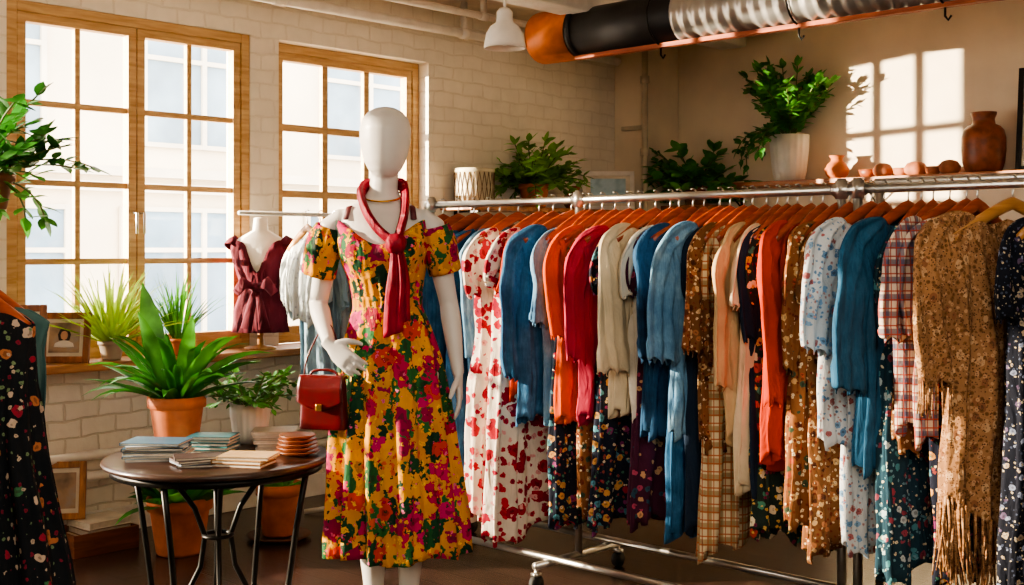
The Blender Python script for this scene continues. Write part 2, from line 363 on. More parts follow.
# ---------------------------------------------------------------- plants & pots
def pot_parts(e,r,h,mat,style='flower',z0=0):
    if style=='flower':
        prof=[(.001,0),(r*.70,0),(r*.74,.01),(r*.92,h*.76),(r*.94,h*.78),(r*1.02,h*.785),(r*1.03,h),(r*.93,h),(r*.90,h*.86),(.001,h*.85)]
    else:
        prof=[(.001,0),(r*.75,0),(r*.86,h*.2),(r*.98,h*.7),(r,h),(r*.9,h),(r*.88,h*.88),(.001,h*.87)]
    fn=(lambda a,z:1+.03*math.cos(18*a)) if style=='ribbed' else None
    MB().lathe([(a,b+z0) for a,b in prof],36 if not fn else 72,fn=fn).obj('pot',mat,e)
    MB().lathe([(.001,h*.89+z0),(r*.5,h*.895+z0),(r*.9,h*.87+z0)],20).obj('soil',soil,e)
def cl(e,lim): return (tuple(e.location),e.rotation_euler[2],lim) if lim else None
def foliage_strap(e,z,n,Lr,Wr,el,droop,mat,seed,peak=.4,name='leaves',r0=.02,nseg=8,lim=None):
    q=random.Random(seed); mb=MB()
    for i in range(n):
        az=2.4*i+q.uniform(-.3,.3); E=q.uniform(*el)
        mb.leaf((r0*math.cos(az),r0*math.sin(az),z),az,E,q.uniform(*Lr),q.uniform(*Wr),q.uniform(*droop),nseg,.18,peak,twist=q.uniform(-.4,.4))
    return mb.obj(name,mat,e,clamp=cl(e,lim))
def foliage_bushy(e,z,n,Lr,leafL,leafW,el,droop,mat,seed,azr=None,name='leaves',nl=9,lim=None):
    q=random.Random(seed); mb=MB(); st=MB()
    for i in range(n):
        az=q.uniform(*azr) if azr else 2.4*i+q.uniform(-.4,.4); E=q.uniform(*el); Ln=q.uniform(*Lr); dr=q.uniform(*droop)
        p=Vector((.02*math.cos(az),.02*math.sin(az),z)); pts=[p.copy()]; k=nl
        for j in range(k):
            t=(j+1)/k; e2=E-dr*t; az+=q.uniform(-.15,.15)
            p=p+Vector((math.cos(az)*math.cos(e2),math.sin(az)*math.cos(e2),math.sin(e2)))*(Ln/k); pts.append(p.copy())
            if j>0:
                for s in(-1,1):
                    mb.leaf(p,az+s*q.uniform(.5,1.6),e2*.4+q.uniform(-.5,.8),leafL*q.uniform(.7,1.2),leafW*q.uniform(.8,1.2),q.uniform(.2,.9),4,.10,.45,twist=q.uniform(-.5,.5))
        mb.leaf(p,az,E-dr,leafL,leafW,.4,4,.1,.42)
        st.tube(pts,[.0035]*len(pts),5)
    st.obj('stems',stemm,e,clamp=cl(e,lim))
    return mb.obj(name,mat,e,clamp=cl(e,lim))

# ---------------------------------------------------------------- cafe table
TX,TY=-1.0535,4.3; TH=.615
tx,ty=P(TX,TY)
T=thing('side_table','round dark wooden table with black wrought metal legs','table',(tx,ty,0),CR)
darkwood=wood('dark_table_wood','#49332a','#2b1c15',.28,axis=0)
MB().lathe([(.001,TH-.025),(.38,TH-.025),(.395,TH-.02),(.40,TH-.012),(.395,TH-.003),(.385,TH),(.001,TH)],64).obj('tabletop',darkwood,T)
MB().lathe([(.36,TH-.05),(.37,TH-.05),(.37,TH-.026),(.36,TH-.026)],48).obj('apron_ring',blackm,T)
for k in range(4):
    a=pi/4+.5+k*pi/2; c,s=math.cos(a),math.sin(a)
    MB().tube([(c*.35,s*.35,TH-.03),(c*.31,s*.31,.38),(c*.26,s*.26,.05),(c*.27,s*.27,0.0)],.011,10).obj('leg',blackm,T)
    a=k*pi/2+.3; c,s=math.cos(a),math.sin(a)
    MB().tube([(c*r,s*r,z) for r,z in((.20,TH-.03),(.15,.53),(.08,.43),(.045,.33),(.06,.22),(.12,.10),(.2,.02),(.22,0.004))],.010,10).obj('scroll_leg',blackm,T)
MB().lathe([(.05+.008*math.cos(t),.33+.008*math.sin(t)) for t in [2*pi*k/8 for k in range(9)]],24).obj('center_ring',blackm,T)
def onT(dx,dy): x,y=P(TX+dx,TY+dy); return (x,y,TH)
e=thing('potted_plant','broad-leaved green plant in a terracotta pot on the round table','plant',onT(-.20,.19),CR)
pot_parts(e,.105,.19,terra)
foliage_strap(e,.16,52,(.22,.37),(.036,.058),(.4,1.45),(.4,1.6),leaft,3,peak=.44)
mb=MB(); mb.leaf((-.05,0,.17),pi,1.42,.45,.088,.1,8,.15,.5,twist=1.1); mb.leaf((-.02,-.03,.17),-2.6,1.3,.36,.07,.2,8,.15,.5,twist=-.7); mb.leaf((.02,-.02,.17),-1.0,1.25,.36,.06,.4,8,.15,.5,twist=.3); mb.leaf((.0,-.03,.17),-.3,1.0,.38,.06,.9,8,.15,.5,twist=.5); mb.leaf((.0,-.03,.17),-.1,.75,.44,.055,1.1,8,.15,.5,twist=.4); mb.leaf((.0,-.03,.17),3.3,.75,.36,.05,1.2,8,.15,.5,twist=-.4); mb.obj('tall_leaves',leafg,e)
e=thing('potted_plant','bushy green herb in a white ribbed pot on the round table','plant',onT(.05,.30),CR)
pot_parts(e,.075,.15,ceramic,'ribbed'); foliage_bushy(e,.13,22,(.12,.20),.05,.02,(.6,1.4),(.3,1.2),leafg,5)
def stack(name,dx,dy,w,d,n,t,cols,rz,label,cat,group,seed,jit=.12):
    q=random.Random(seed); z=TH; x,y,_=onT(dx,dy)
    for i in range(n):
        c=cols[i%len(cols)]; m=plain('cover_'+c[1:],c,.5,var=.08)
        e=thing(name,label,cat,(x+q.uniform(-.008,.008),y+q.uniform(-.008,.008),z),CR+rz+q.uniform(-jit,jit),group)
        MB().box((0,0,t/2),(w-.006,d-.006,t*.7)).obj('pages',paper,e,smooth=False)
        b=MB(); b.box((0,0,t*.08),(w,d,t*.15)); b.box((0,0,t*.925),(w,d,t*.15)); b.box((-w/2,0,t/2),(.002,d,t)); b.obj('cover',m,e,smooth=False)
        z+=t+.0004
stack('magazine',-.195,-.065,.21,.15,7,.009,['#c8cfd4','#4b6f88','#e6dfd2','#86a5b4','#3e5c70'],.1,'magazine in a pile of blue and white magazines','magazine','magazines piled on the table',1,.2)
stack('notebook',-.02,-.195,.16,.11,4,.008,['#4c3c38','#7f8a95','#5a4a45'],.5,'small dark notebook on the round table','notebook','notebooks on the table',2,.25)
stack('book',-.04,.085,.16,.12,5,.012,['#2f6f7a','#3d8b8d','#24535e','#3f8f9a'],-.1,'teal clothbound book on the round table','book','teal books on the table',3)
stack('book',.145,-.19,.18,.13,3,.012,['#7a4c2c','#b98a55','#c9a779'],-.2,'tan leather-covered book on the round table','book','tan books on the table',4)
stack('book',.175,.175,.16,.14,6,.011,['#d9d3c6','#bcb6a8','#e7e1d3','#9c958a'],.15,'cream book stacked on the round table','book','cream books on the table',5)
x,y,_=onT(.285,-.0)
for i in range(5):
    e=MB().lathe([(.001,.0),(.04,.0),(.045,.003),(.078-.003*i,.016),(.076-.003*i,.019),(.04,.006),(.001,.005)],30).obj('dish',plain('brown_dish','#7c4424',.4),loc=(x,y,TH+i*.014)); tag(e,'shallow brown wooden dish in a nested stack','dish','nested brown dishes')

X=-1.483;Y=5.36;x,y=P(X,Y)
e=thing('potted_plant','leafy plant in a large terracotta pot on the floor','plant',(x,y,0),CR)
pot_parts(e,.14,.25,terra); foliage_strap(e,.2,26,(.22,.38),(.06,.09),(.2,1.1),(.4,1.3),leafd,11,lim=[(2,.02,.56)])
x,y=P(-1.09,5.62)
e=thing('potted_plant','small plant in a terracotta pot on a saucer on the floor','plant',(x,y,0),CR)
pot_parts(e,.105,.24,terra,z0=.02); foliage_strap(e,.2,16,(.12,.22),(.03,.05),(.5,1.3),(.3,1.1),leafg,12)
MB().lathe([(.001,0),(.11,0),(.15,.02),(.145,.025),(.1,.012),(.001,.012)],36).obj('saucer',plain('dark_saucer','#5a3826',.5),e)
e=thing('wooden_crate','low wooden crate holding old books on the floor','crate',(.22,.17,0),0)
mb=MB()
for s in(-1,1):
    mb.box((s*.12,0,.05),(.012,.30,.10)); mb.box((0,s*.15,.05),(.25,.012,.10))
mb.box((0,0,.006),(.25,.3,.012)); mb.obj('crate_body',wood('crate_wood','#8c4e28','#5a3018',.6),e,smooth=False,bevel=.003)
for i,c in enumerate(['#5d3a2a','#d8cbb4','#7c5a3c','#cfc4b4']):
    e=thing('book','old hardback book lying in the wooden crate','book',(.22,.2,.013+i*.031),.1*(i%2),'books in the crate')
    MB().box((0,0,.015),(.17,.21,.024)).obj('pages',paper,e,smooth=False); b=MB(); b.box((0,0,.0015),(.18,.22,.003)); b.box((0,0,.0285),(.18,.22,.003)); b.box((-.09,0,.015),(.003,.22,.03)); b.obj('cover',plain('cover_'+c[1:],c,.6),e,smooth=False)
def frame(name,w,h,loc,rz,fm,pic,label,t=.03,b=.02,lean=.18,easel=True):
    e=thing(name,label,'picture frame',loc,rz)
    M=Matrix.Rotation(-lean,4,'X')
    def T_(mb): mb.v=[tuple(M@Vector(p)) for p in mb.v]; return mb
    mb=MB()
    for s in(-1,1): mb.box((s*(w/2-t/2),0,h/2),(t,b,h))
    mb.box((0,0,t/2),(w-2*t,b,t)); mb.box((0,0,h-t/2),(w-2*t,b,t)); T_(mb).obj('frame_border',fm,e,smooth=False,bevel=.003)
    T_(MB().box((0,.004,h/2),(w-2*t,.006,h-2*t))).obj('mount',plain('mount_card','#d9cdb8',.8),e,smooth=False)
    T_(MB().box((0,.000,h/2),((w-2*t)*.8,.006,(h-2*t)*.8))).obj('picture',pic,e,smooth=False)
    if easel:
        MB().tube([(0,h*.6*math.sin(lean)+.01,h*.6),(0,h*.36,0.002)],.006,6).obj('easel_leg',fm,e)
    return e
def picmat(name,cols,scale=6):
    if name in MATS: return MATS[name]
    m,nt,b=newmat(name); tc=N(nt,'ShaderNodeTexCoord'); no=N(nt,'ShaderNodeTexNoise',i_Scale=float(scale),i_Detail=3.0); nt.links.new(tc.outputs['Object'],no.inputs['Vector'])
    r=ramp(nt,[(.3+.4*i/(len(cols)-1),hx(c)) for i,c in enumerate(cols)]); nt.links.new(no.outputs[0],r.inputs[0]); nt.links.new(r.outputs[0],b.inputs['Base Color']); b.inputs['Roughness'].default_value=.3
    MATS[name]=m; return m
fw_=wood('brown_frame','#9a5c30','#643717',.4,axis=2)
frame('picture_frame',.2,.27,(.13,-.12,.84),CR+.25,fw_,picmat('photo_pale',['#8b8375','#d9cfbe','#b9a58a'],14),'brown wooden frame with a pale print on the sill')
pf=frame('picture_frame',.23,.23,(.14,.065,.84),CR+.05,fw_,picmat('photo_brown',['#6a5a4c','#a58a70','#8c98a0'],9),'brown wooden frame with a small portrait print on the sill')
M_=Matrix.Rotation(-.18,4,'X')
for nm,mt,geo in (('portrait_hair',plain('portrait_dark','#2c211c',.6),MB().lathe([(.001,-.034),(.024,-.02),(.029,.004),(.02,.026),(.001,.032)],20)),('portrait_face',plain('portrait_skin','#c9997a',.6),MB().lathe([(.001,-.022),(.013,-.014),(.017,.002),(.012,.016),(.001,.020)],20)),('portrait_shoulders',plain('portrait_dress','#e2d8cc',.6),MB().lathe([(.001,-.055),(.045,-.053),(.04,-.035),(.016,-.024),(.001,-.022)],20))):
    yo={'portrait_hair':-.0032,'portrait_face':-.0046,'portrait_shoulders':-.0040}[nm]
    geo.v=[tuple(M_@Vector((a,yo+b_*.02,c_+.125))) for a,b_,c_ in geo.v]; geo.obj(nm,mt,pf)
frame('picture_frame',.2,.26,(.16,.05,.137),CR+.2,wood('gold_frame','#b87c43','#7a4b22',.4,axis=2),picmat('photo_brown',['#3a2c24']),'small wooden picture frame propped on the crate',easel=False,lean=.2)
e=thing('potted_plant','spiky yellow-green grass plant in a small pot on the sill','plant',(.14,.30,.84),0)
pot_parts(e,.06,.09,plain('grey_pot','#9a8a78',.7)); foliage_strap(e,.07,170,(.24,.42),(.011,.017),(.3,1.5),(.1,.9),leafl,21,nseg=5,lim=[(0,.03,None),(2,.845,None)])
e=thing('potted_plant','spiky pale green plant in a small clay pot on the sill','plant',(.12,.66,.84),0)
pot_parts(e,.055,.08,terra); foliage_strap(e,.07,70,(.22,.36),(.010,.014),(.8,1.5),(.2,.8),leafg,22,nseg=5,lim=[(0,.03,None)])
x,y=P(-1.93,4.4)
e=thing('hanging_plant','trailing green plant in a hanging brown pot','plant',(x,y,1.50),CR)
pot_parts(e,.10,.13,plain('dark_pot','#7a4a2e',.7)); foliage_bushy(e,.11,13,(.22,.42),.08,.042,(.5,1.5),(.1,1.1),leafd,31,azr=(-1.0,.9),nl=8)
foliage_bushy(e,.11,7,(.2,.3),.08,.042,(.0,.6),(.6,1.6),leafg,32,nl=6,name='trailing_leaves')
mb=MB()
for k in range(3):
    a=2*pi*k/3+2; mb.tube([(.1*math.cos(a),.1*math.sin(a),.13),(0,0,.6)],.002,5)
mb.tube([(0,0,.6),(0,0,CH-1.5)],.002,5); mb.obj('cord',blackm,e)

# ---------------------------------------------------------------- bust on sill
e=thing('dressmaker_bust','small white dress form in a burgundy wrap top on the sill','dress form',(.15,1.12,.84),CR)
e.scale=(1.15,1.15,1.12)
MB().lathe([(.001,0),(.07,0),(.072,.01),(.015,.02),(.012,.12)],24).obj('stand',sillw,e)
body=MB().loft([(.10,0,0,.09,.065),(.16,0,0,.10,.07),(.28,0,0,.075,.055),(.40,0,-.005,.10,.075),(.47,0,0,.115,.06),(.50,0,0,.11,.052),(.52,0,0,.08,.045),(.545,0,0,.035,.035),(.60,0,0,.03,.03),(.605,0,0,.02,.02)],28); body.obj('form_body',whitep,e)
burg=fabric('burgundy_satin','#571020',rough=.85)
def shell(secs,seg,zt=None,fold=None):
    rows=[]
    for i,(z,cx,cy,rx,ry) in enumerate(secs):
        row=[]
        for j in range(seg):
            a=2*pi*j/seg; f=fold(a,z) if fold else 0
            zz=z if zt is None else min(z,zt(a))
            row.append((cx+(rx+f)*math.cos(a),cy+(ry+f)*math.sin(a),zz))
        rows.append(row)
    return rows
q=MB(); q.rows(shell([(.08,0,0,.125,.09),(.12,0,0,.118,.085),(.18,0,0,.115,.08),(.26,0,0,.088,.068),(.29,0,0,.085,.066),(.34,0,-.003,.098,.078),(.40,0,-.005,.116,.088),(.45,0,-.003,.128,.08),(.50,0,0,.128,.065)],56,
   zt=lambda a: .50-.15*math.exp(-((a-1.5*pi)/.35)**2),fold=lambda a,z:.006*math.sin(a*14+z*30)))
for s in(-1,1):
    q.tube([(s*.098,0,.50),(s*.118,0,.485),(s*.128,-.01,.465)],[(.028,.036),(.034,.040),(.036,.042)],16,cap=False)
q.obj('wrap_top',burg,e,solid=.003)
q=MB(); q.tube([(-.02,-.085,.29),(0,-.10,.285),(.02,-.085,.28)],[.018,.022,.018],12)
for s in(-1,1):
    q.tube([(0,-.095,.285),(s*.05,-.12,.31),(s*.085,-.11,.26)],[(.008,.012),(.03,.01),(.02,.006)],10); q.tube([(0,-.095,.28),(s*.02,-.105,.2),(s*.04,-.11,.1)],[(.012,.008),(.02,.007),(.026,.006)],10)
q.obj('bow',burg,e)

# ---------------------------------------------------------------- garments
RZ=1.56
def shz(a): return -.068-.112*min(1,a)**1.15
def hanger(x,y,rz,mat,seed,z=RZ,group='wooden hangers on the rail',hw=.20):
    e=thing('clothes_hanger','curved wooden clothes hanger on the steel rail','hanger',(x,y,z),rz,group)
    pts=[];rd=[]
    for i in range(15):
        t=-1+i/7; pts.append((0,t*hw,shz(abs(t))+.004)); rd.append((.021-.007*abs(t)**2,.009+.006*abs(t)))
    MB().tube(pts,rd,10,up=(0,0,1)).obj('hanger_arms',mat,e)
    h=[(0,0,-.055)]+[(0,.0,-.03)]+[(0,.021*math.cos(a),.002+.021*math.sin(a)) for a in [(-.5+.25*i)*pi*.9+0 for i in range(0,6)]]
    MB().tube(h,.0032,6).obj('hook',chrome,e)
    return e
def spow(v,p): return math.copysign(abs(v)**p,v)
def garment(name,label,x,mat,L,hw=.21,th=.030,flare=1.05,sleeve=.5,waist=0,collar=False,fringe=False,rz=0,seed=1,y=1.295,z=RZ,sw=.062,group='garments on the long rail',cat='clothing',neck=.12,folds=9,collarm=None,cuff=False,fa=.022,vneck=False):
    q=random.Random(seed); ph=q.uniform(0,6); ph2=q.uniform(0,6); off=Vector((q.uniform(0,50),q.uniform(0,50),0)); skew=q.uniform(-.28,.28)
    e=thing(name,label,cat,(x,y,z),rz,group)
    mb=MB(); NS=132; M=34; rows=[]
    fd_=(.16 if vneck else .105)
    def zt(yy,front): return shz(abs(yy)/hw)+.010-(fd_ if front else .055)*math.exp(-abs(yy/neck)**(2.2 if vneck else 4))
    lean=q.uniform(-.025,.025)
    for i in range(M+1):
        t=i/M; row=[]
        ss=min(1,t/.14); w=hw*(1.02-.11*ss)*(1+(flare-1)*t**1.2)
        if waist: w*=1-waist*math.exp(-((t-.36)/.1)**2)
        tk=th*(.34+.66*min(1,t/.22))*(1+(flare-1)*t)
        for j in range(NS):
            a=2*pi*j/NS; c,s_=math.cos(a),math.sin(a)
            yy=w*spow(c,.9); env=min(1,max(0,t-.02)*2.8)
            u=folds*a+ph+.9*math.sin(1.8*t+ph2)+.6*math.sin(2*a+ph2)
            fd=(1-2*abs(math.sin(u/2))**.6)*.9+.45*math.sin(2*u+ph2+t)
            xx=tk*spow(s_,.6)+fa*env*fd*(.5+.5*abs(s_))
            yy+=fa*.7*env*fd*abs(c)+.004*math.sin(9*t+ph)
            nv=noise.noise(Vector((s_*3,yy*12,t*L*5))+off)*.012*min(1,t*6); xx+=nv
            ztv=zt(yy*(hw/max(w,.01)) if t<.2 else yy,s_>0)
            zz=ztv*(1-t)+(-L+.018*math.sin(3*a+ph)+.016*math.sin(u)+skew*yy)*t
            row.append((xx+.012*math.sin(4*t+ph2)*t,yy+lean*t,zz))
        rows.append(row)
    mb.rows(rows)
    if sleeve:
        for s in(-1,1):
            rw=[]; n=64; K=30; bx=q.uniform(-.012,.022); by=q.uniform(-.02,.05); p1=q.uniform(0,6); sl=sleeve*q.uniform(.90,1.06)
            ctrl=[(hw-.12,shz(.55)-.004),(hw-.045,shz(.95)-.008),(hw-.004,shz(1)-.075),(hw-.004+by*.55,shz(1)-.16-.3*max(0,sl-.2)),(hw-.018+by,-.16-sl)]
            def cpt(t):
                u=t*4; k=min(3,int(u)); f=u-k; g=lambda i:Vector(ctrl[max(0,min(4,i))]); a_,b_,c_,d_=g(k-1),g(k),g(k+1),g(k+2)
                return .5*((2*b_)+(c_-a_)*f+(2*a_-5*b_+4*c_-d_)*f*f+(3*b_-a_-3*c_+d_)*f**3)
            for i in range(K+1):
                t=i/K; c0=cpt(t); tg=(cpt(min(1,t+.03))-cpt(max(0,t-.03))).normalized(); nrm=Vector((-tg.y,tg.x))
                wd=sw*(.22+.90*math.sin(min(1,t*1.9)*pi*.5))*(1-.14*t); tx_=sw*.17*(1-.1*t)
                if t<.15: tx_*=.6+.4*t/.15
                if cuff and t>.88: wd*=1.06; tx_*=1.7
                ring=[]; el=math.exp(-((t-.5)/.2)**2)
                for j in range(n):
                    a=2*pi*j/n; ca,sa=math.cos(a),math.sin(a)
                    v_=ca*4.6+p1+1.1*math.sin(3.2*t+p1)
                    rid=(.0125*(1-2*abs(math.sin(v_))**.5)+.004*math.sin(3*v_+4*t+ph))*min(1,t*3)*(1 if sa>0 else .85)
                    rid+=el*.007*math.sin(t*sl*48+ca*4.5+p1)
                    xx=bx*t+(tx_*spow(sa,.6))+rid*min(1,abs(sa)*1.6)+.009*math.sin(5*t+p1)
                    off2=wd*spow(ca,.95)+noise.noise(Vector((ca*.6,s*4+sa*.5,t*sl*10))+off)*.018*min(1,t*3)
                    yy=c0.x+nrm.x*off2; zz=c0.y+nrm.y*off2
                    zz+=(.012*math.sin(v_*2)+.018*ca)*max(0,t-.85)/.15
                    ring.append((xx,s*yy,zz))
                rw.append(ring)
            mb.rows(rw,True,True,False)
            if fringe:
                for k in range(0,n,2):
                    p=Vector(rw[-1][k]); mb.tube([p+Vector((0,0,.01)),p+Vector((q.uniform(-.01,.01),q.uniform(-.01,.01),-.09))],[.003,.002],4)
    if fringe:
        for k in range(132):
            p=Vector(rows[-1][k]); mb.tube([p+Vector((0,0,.01)),p+Vector((q.uniform(-.01,.01),q.uniform(-.01,.01),-.08)),p+Vector((q.uniform(-.02,.02),q.uniform(-.02,.02),-.21))],[.0045,.0035,.0025],4)
    mb.obj('cloth',mat,e,solid=.003)
    if collar:
        cw=MB(); rw=[]
        for i in range(4):
            t=i/3; rw.append([((.028+.030*t)*math.cos(2*pi*j/28),(neck*.80+.020*t)*math.sin(2*pi*j/28),-.085-.045*t-.05*math.sin(2*pi*j/28)**2-.03*max(0,math.cos(2*pi*j/28))+.020*math.sin(t*pi)) for j in range(28)])
        cw.rows(rw).obj('collar',collarm or mat,e,solid=.005)
    return e
denim=denimf('denim_blue','#5283aa','#336288','#234666'); denl=denimf('denim_light','#9abdd2','#6c98b8','#42729a'); dend=denimf('denim_dark','#335a7e','#234563','#15293f')
redfl=fabric('red_floral','#ecdecc',((15,.40,['#a01a2a','#b82c3a','#90162e']),(30,.36,['#b02a3a','#d89a96','#981c36'])))
orange=fabric('orange_cloth','#cf5010',()); rustc=fabric('rust_cloth','#9e3010',()); redc=fabric('vermilion_cloth','#bc3714',())
pink=fabric('pink_cloth','#b03048',()); cream=fabric('cream_knit','#e3cfac',()); ivory=fabric('ivory_cloth','#eee3ce',()); beige=fabric('beige_cloth','#c9a87c',())
navy=fabric('navy_cloth','#1c2c40',()); teal=denimf('teal_blue_cloth','#3a6a8a','#2c5875','#224660')
darkfl=fabric('dark_floral','#1c2030',((26,.36,['#a02c3e','#4c8290','#c08c50','#7a3060']),(52,.28,['#d4c0a0','#40705a','#90423c'])))
pais=fabric('brown_paisley','#7c5130',((34,.36,['#c4a070','#4c2818','#9c6440']),(66,.30,['#d8c09a','#6c2e1c'])))
ochre=fabric('ochre_floral','#8e5a34',((30,.36,['#c89e68','#5f2a1a','#3c4c38','#a84c34']),(56,.30,['#dec8a0','#743820'])))
bluefl=fabric('blue_white_floral','#dcdfe0',((28,.32,['#6a8fb2','#a86464','#84a6c4']),(60,.30,['#7898b4','#b89490'])))
multi=fabric('multi_floral','#2a3830',((24,.40,['#b04430','#d09a42','#46806a','#dccdac']),(48,.30,['#7c2c4c','#d4a85c'])))
tealfl=fabric('teal_floral','#234250',((28,.34,['#b0c0c0','#8c4250','#4c8890']),(56,.27,['#d2c8a8','#6c98a2'])))
croch=fabric('tan_crochet','#a2764f',((30,.34,['#85593c','#bf9870'],.7),(64,.40,['#74502f','#b48a64']),(120,.3,['#5f4028'])),weave=120,distort=.12)
blackfl=fabric('black_lace_floral','#151824',((34,.30,['#7a8298','#5a4a63','#a8947c']),(80,.26,['#b8a98e','#444c60'])))
plum=fabric('plum_floral','#4c1c34',((28,.32,['#a8445c','#c8986c','#2d4a58']),))
plaidm=plaid('plaid_check','#cbb8a4','#3c3b5c','#9a3c2c',60); plaid2=plaid('plaid_tan','#d4c19c','#8e744a','#a85830',55)
grey=fabric('grey_blue','#7490a0',()); lace=fabric('white_lace','#c8cccc',((40,.3,['#a8acb2']),))
G=[
('shirt','grey-blue cotton shirt',1.33,grey,.95,dict(sleeve=.5,hw=.2)),
('denim_dress','long washed blue denim dress',1.43,denl,1.28,dict(sleeve=.3,hw=.23)),
('denim_shirt','blue denim shirt',1.53,denim,1.05,dict(sleeve=.5,collar=True)),
('denim_dress','long blue denim dress',1.62,denim,1.25,dict(sleeve=.25,hw=.22)),
('denim_shirt','light chambray shirt',1.69,denl,.9,dict(sleeve=.5,collar=True,hw=.19)),
('floral_dress','long cream dress with red flowers',1.80,redfl,1.36,dict(sleeve=.22,hw=.26,flare=1.22,th=.045,waist=.12)),
('floral_dress','long cream dress with dense red flowers',1.92,redfl,1.36,dict(sleeve=.18,hw=.24,flare=1.22,th=.045)),
('blouse','vermilion red blouse',2.00,redc,.80,dict(sleeve=.26,hw=.205)),
('denim_jacket','blue denim jacket with collar',2.10,denim,.92,dict(sleeve=.55,hw=.26,collar=True,th=.042,sw=.088,cuff=True)),
('denim_shirt','mid-blue denim shirt with rolled cuffs',2.17,denl,.88,dict(sleeve=.36,hw=.22,collar=True,cuff=True)),
('floral_skirt_dress','dark patterned long dress',2.20,darkfl,1.30,dict(sleeve=0,hw=.19,flare=1.15)),
('blouse','bright orange blouse',2.265,orange,.90,dict(sleeve=.42,hw=.25,sw=.080)),
('floral_dress','brown patterned dress',2.33,ochre,1.20,dict(sleeve=.3,hw=.2)),
('cardigan','rose pink cardigan',2.40,pink,.86,dict(sleeve=.48,hw=.235,sw=.07)),
('floral_dress','dark dress with small flowers',2.455,darkfl,1.26,dict(sleeve=.2,hw=.19,flare=1.2)),
('knit_top','cream knitted top',2.53,cream,.80,dict(sleeve=.50,hw=.265,th=.042,sw=.092,cuff=True)),
('knit_top','ivory knitted top',2.60,ivory,.84,dict(sleeve=.22,hw=.225)),
('plum_dress','plum dress with flowers',2.64,plum,1.24,dict(sleeve=.2,hw=.195,flare=1.15)),
('denim_jacket','dark blue denim jacket',2.705,dend,.86,dict(sleeve=.46,hw=.255,collar=True,sw=.084,cuff=True)),
('denim_dress','long blue denim dress with pockets',2.755,denim,1.22,dict(sleeve=.2,hw=.205)),
('denim_shirt','light washed denim shirt',2.825,denl,.86,dict(sleeve=.48,hw=.265,collar=True,sw=.092,cuff=True)),
('navy_dress','navy long dress',2.87,navy,1.20,dict(sleeve=.2,hw=.2)),
('patterned_blouse','brown paisley blouse',2.93,pais,.88,dict(sleeve=.42,hw=.245,sw=.078)),
('floral_dress','tan checked long dress',2.965,plaid2,1.25,dict(sleeve=.2,hw=.195,flare=1.2)),
('cardigan','beige wool cardigan',3.025,beige,.88,dict(sleeve=.52,hw=.25,sw=.078)),
('tunic','cream linen tunic',3.07,cream,1.02,dict(sleeve=.25,hw=.225)),
('navy_coat','navy blue coat',3.11,navy,1.05,dict(sleeve=.4,hw=.215)),
('floral_skirt_dress','multicoloured floral long skirt dress',3.15,multi,1.24,dict(sleeve=.2,hw=.20,flare=1.25)),
('blouse','orange-red long blouse',3.205,redc,.98,dict(sleeve=.56,hw=.265,sw=.088)),
('blouse','rust red blouse',3.25,rustc,.9,dict(sleeve=.2,hw=.205)),
('floral_dress','brown floral long dress',3.305,ochre,1.10,dict(sleeve=.46,hw=.235,sw=.072)),
('floral_dress','brown paisley long dress',3.35,pais,1.23,dict(sleeve=.2,hw=.21,flare=1.2)),
('floral_blouse','white blouse with blue and red flowers',3.43,bluefl,.86,dict(sleeve=.36,hw=.275,th=.045,sw=.108)),
('floral_dress','pale blue floral long dress',3.475,bluefl,1.2,dict(sleeve=.2,hw=.20,flare=1.1)),
('shirt','teal blue cotton shirt',3.56,teal,.87,dict(sleeve=.52,hw=.27,collar=True,th=.042,sw=.104,cuff=True)),
('floral_skirt_dress','dark teal floral long dress',3.605,tealfl,1.22,dict(sleeve=.2,hw=.2,flare=1.2)),
('patterned_blouse','brown paisley short blouse',3.645,pais,.84,dict(sleeve=.2,hw=.2)),
('plaid_shirt','plaid flannel shirt',3.70,plaidm,.78,dict(sleeve=.32,hw=.275,collar=True,sw=.098,cuff=True)),
('plaid_shirt','second plaid flannel shirt',3.755,plaidm,.74,dict(sleeve=.30,hw=.25,collar=True,sw=.088,cuff=True)),
('floral_dress','dark blue dress with small flowers',3.79,darkfl,1.20,dict(sleeve=.2,hw=.2,flare=1.1)),
('crochet_cardigan','long tan crochet cardigan with fringed hem',3.90,croch,1.06,dict(sleeve=.44,hw=.275,th=.05,fringe=True,sw=.135,flare=1.08)),
('floral_dress','black dress with pale flowers and open neckline',4.05,blackfl,1.22,dict(sleeve=.25,hw=.215,th=.05,sw=.08,vneck=True)),
('floral_dress','black lace dress with flowers',4.16,blackfl,1.15,dict(sleeve=.3,hw=.22)),
]
for i,(nm,lb,x,m,Ln,kw) in enumerate(G):
    q=random.Random(100+i); rz=q.uniform(-.22,.03)
    if nm=='crochet_cardigan': rz=-.34
    if nm=='plaid_shirt': rz=-.14
    if x>3.95: rz=-.32
    garment(nm,lb+(' on the long rail' if len(lb.split())<9 else ''),x,m,Ln,rz=rz,seed=100+i,**kw)
    hanger(x,1.295,rz,pale_hanger if x>3.85 else orange_wood,i,hw=kw.get('hw',.21)-.012)

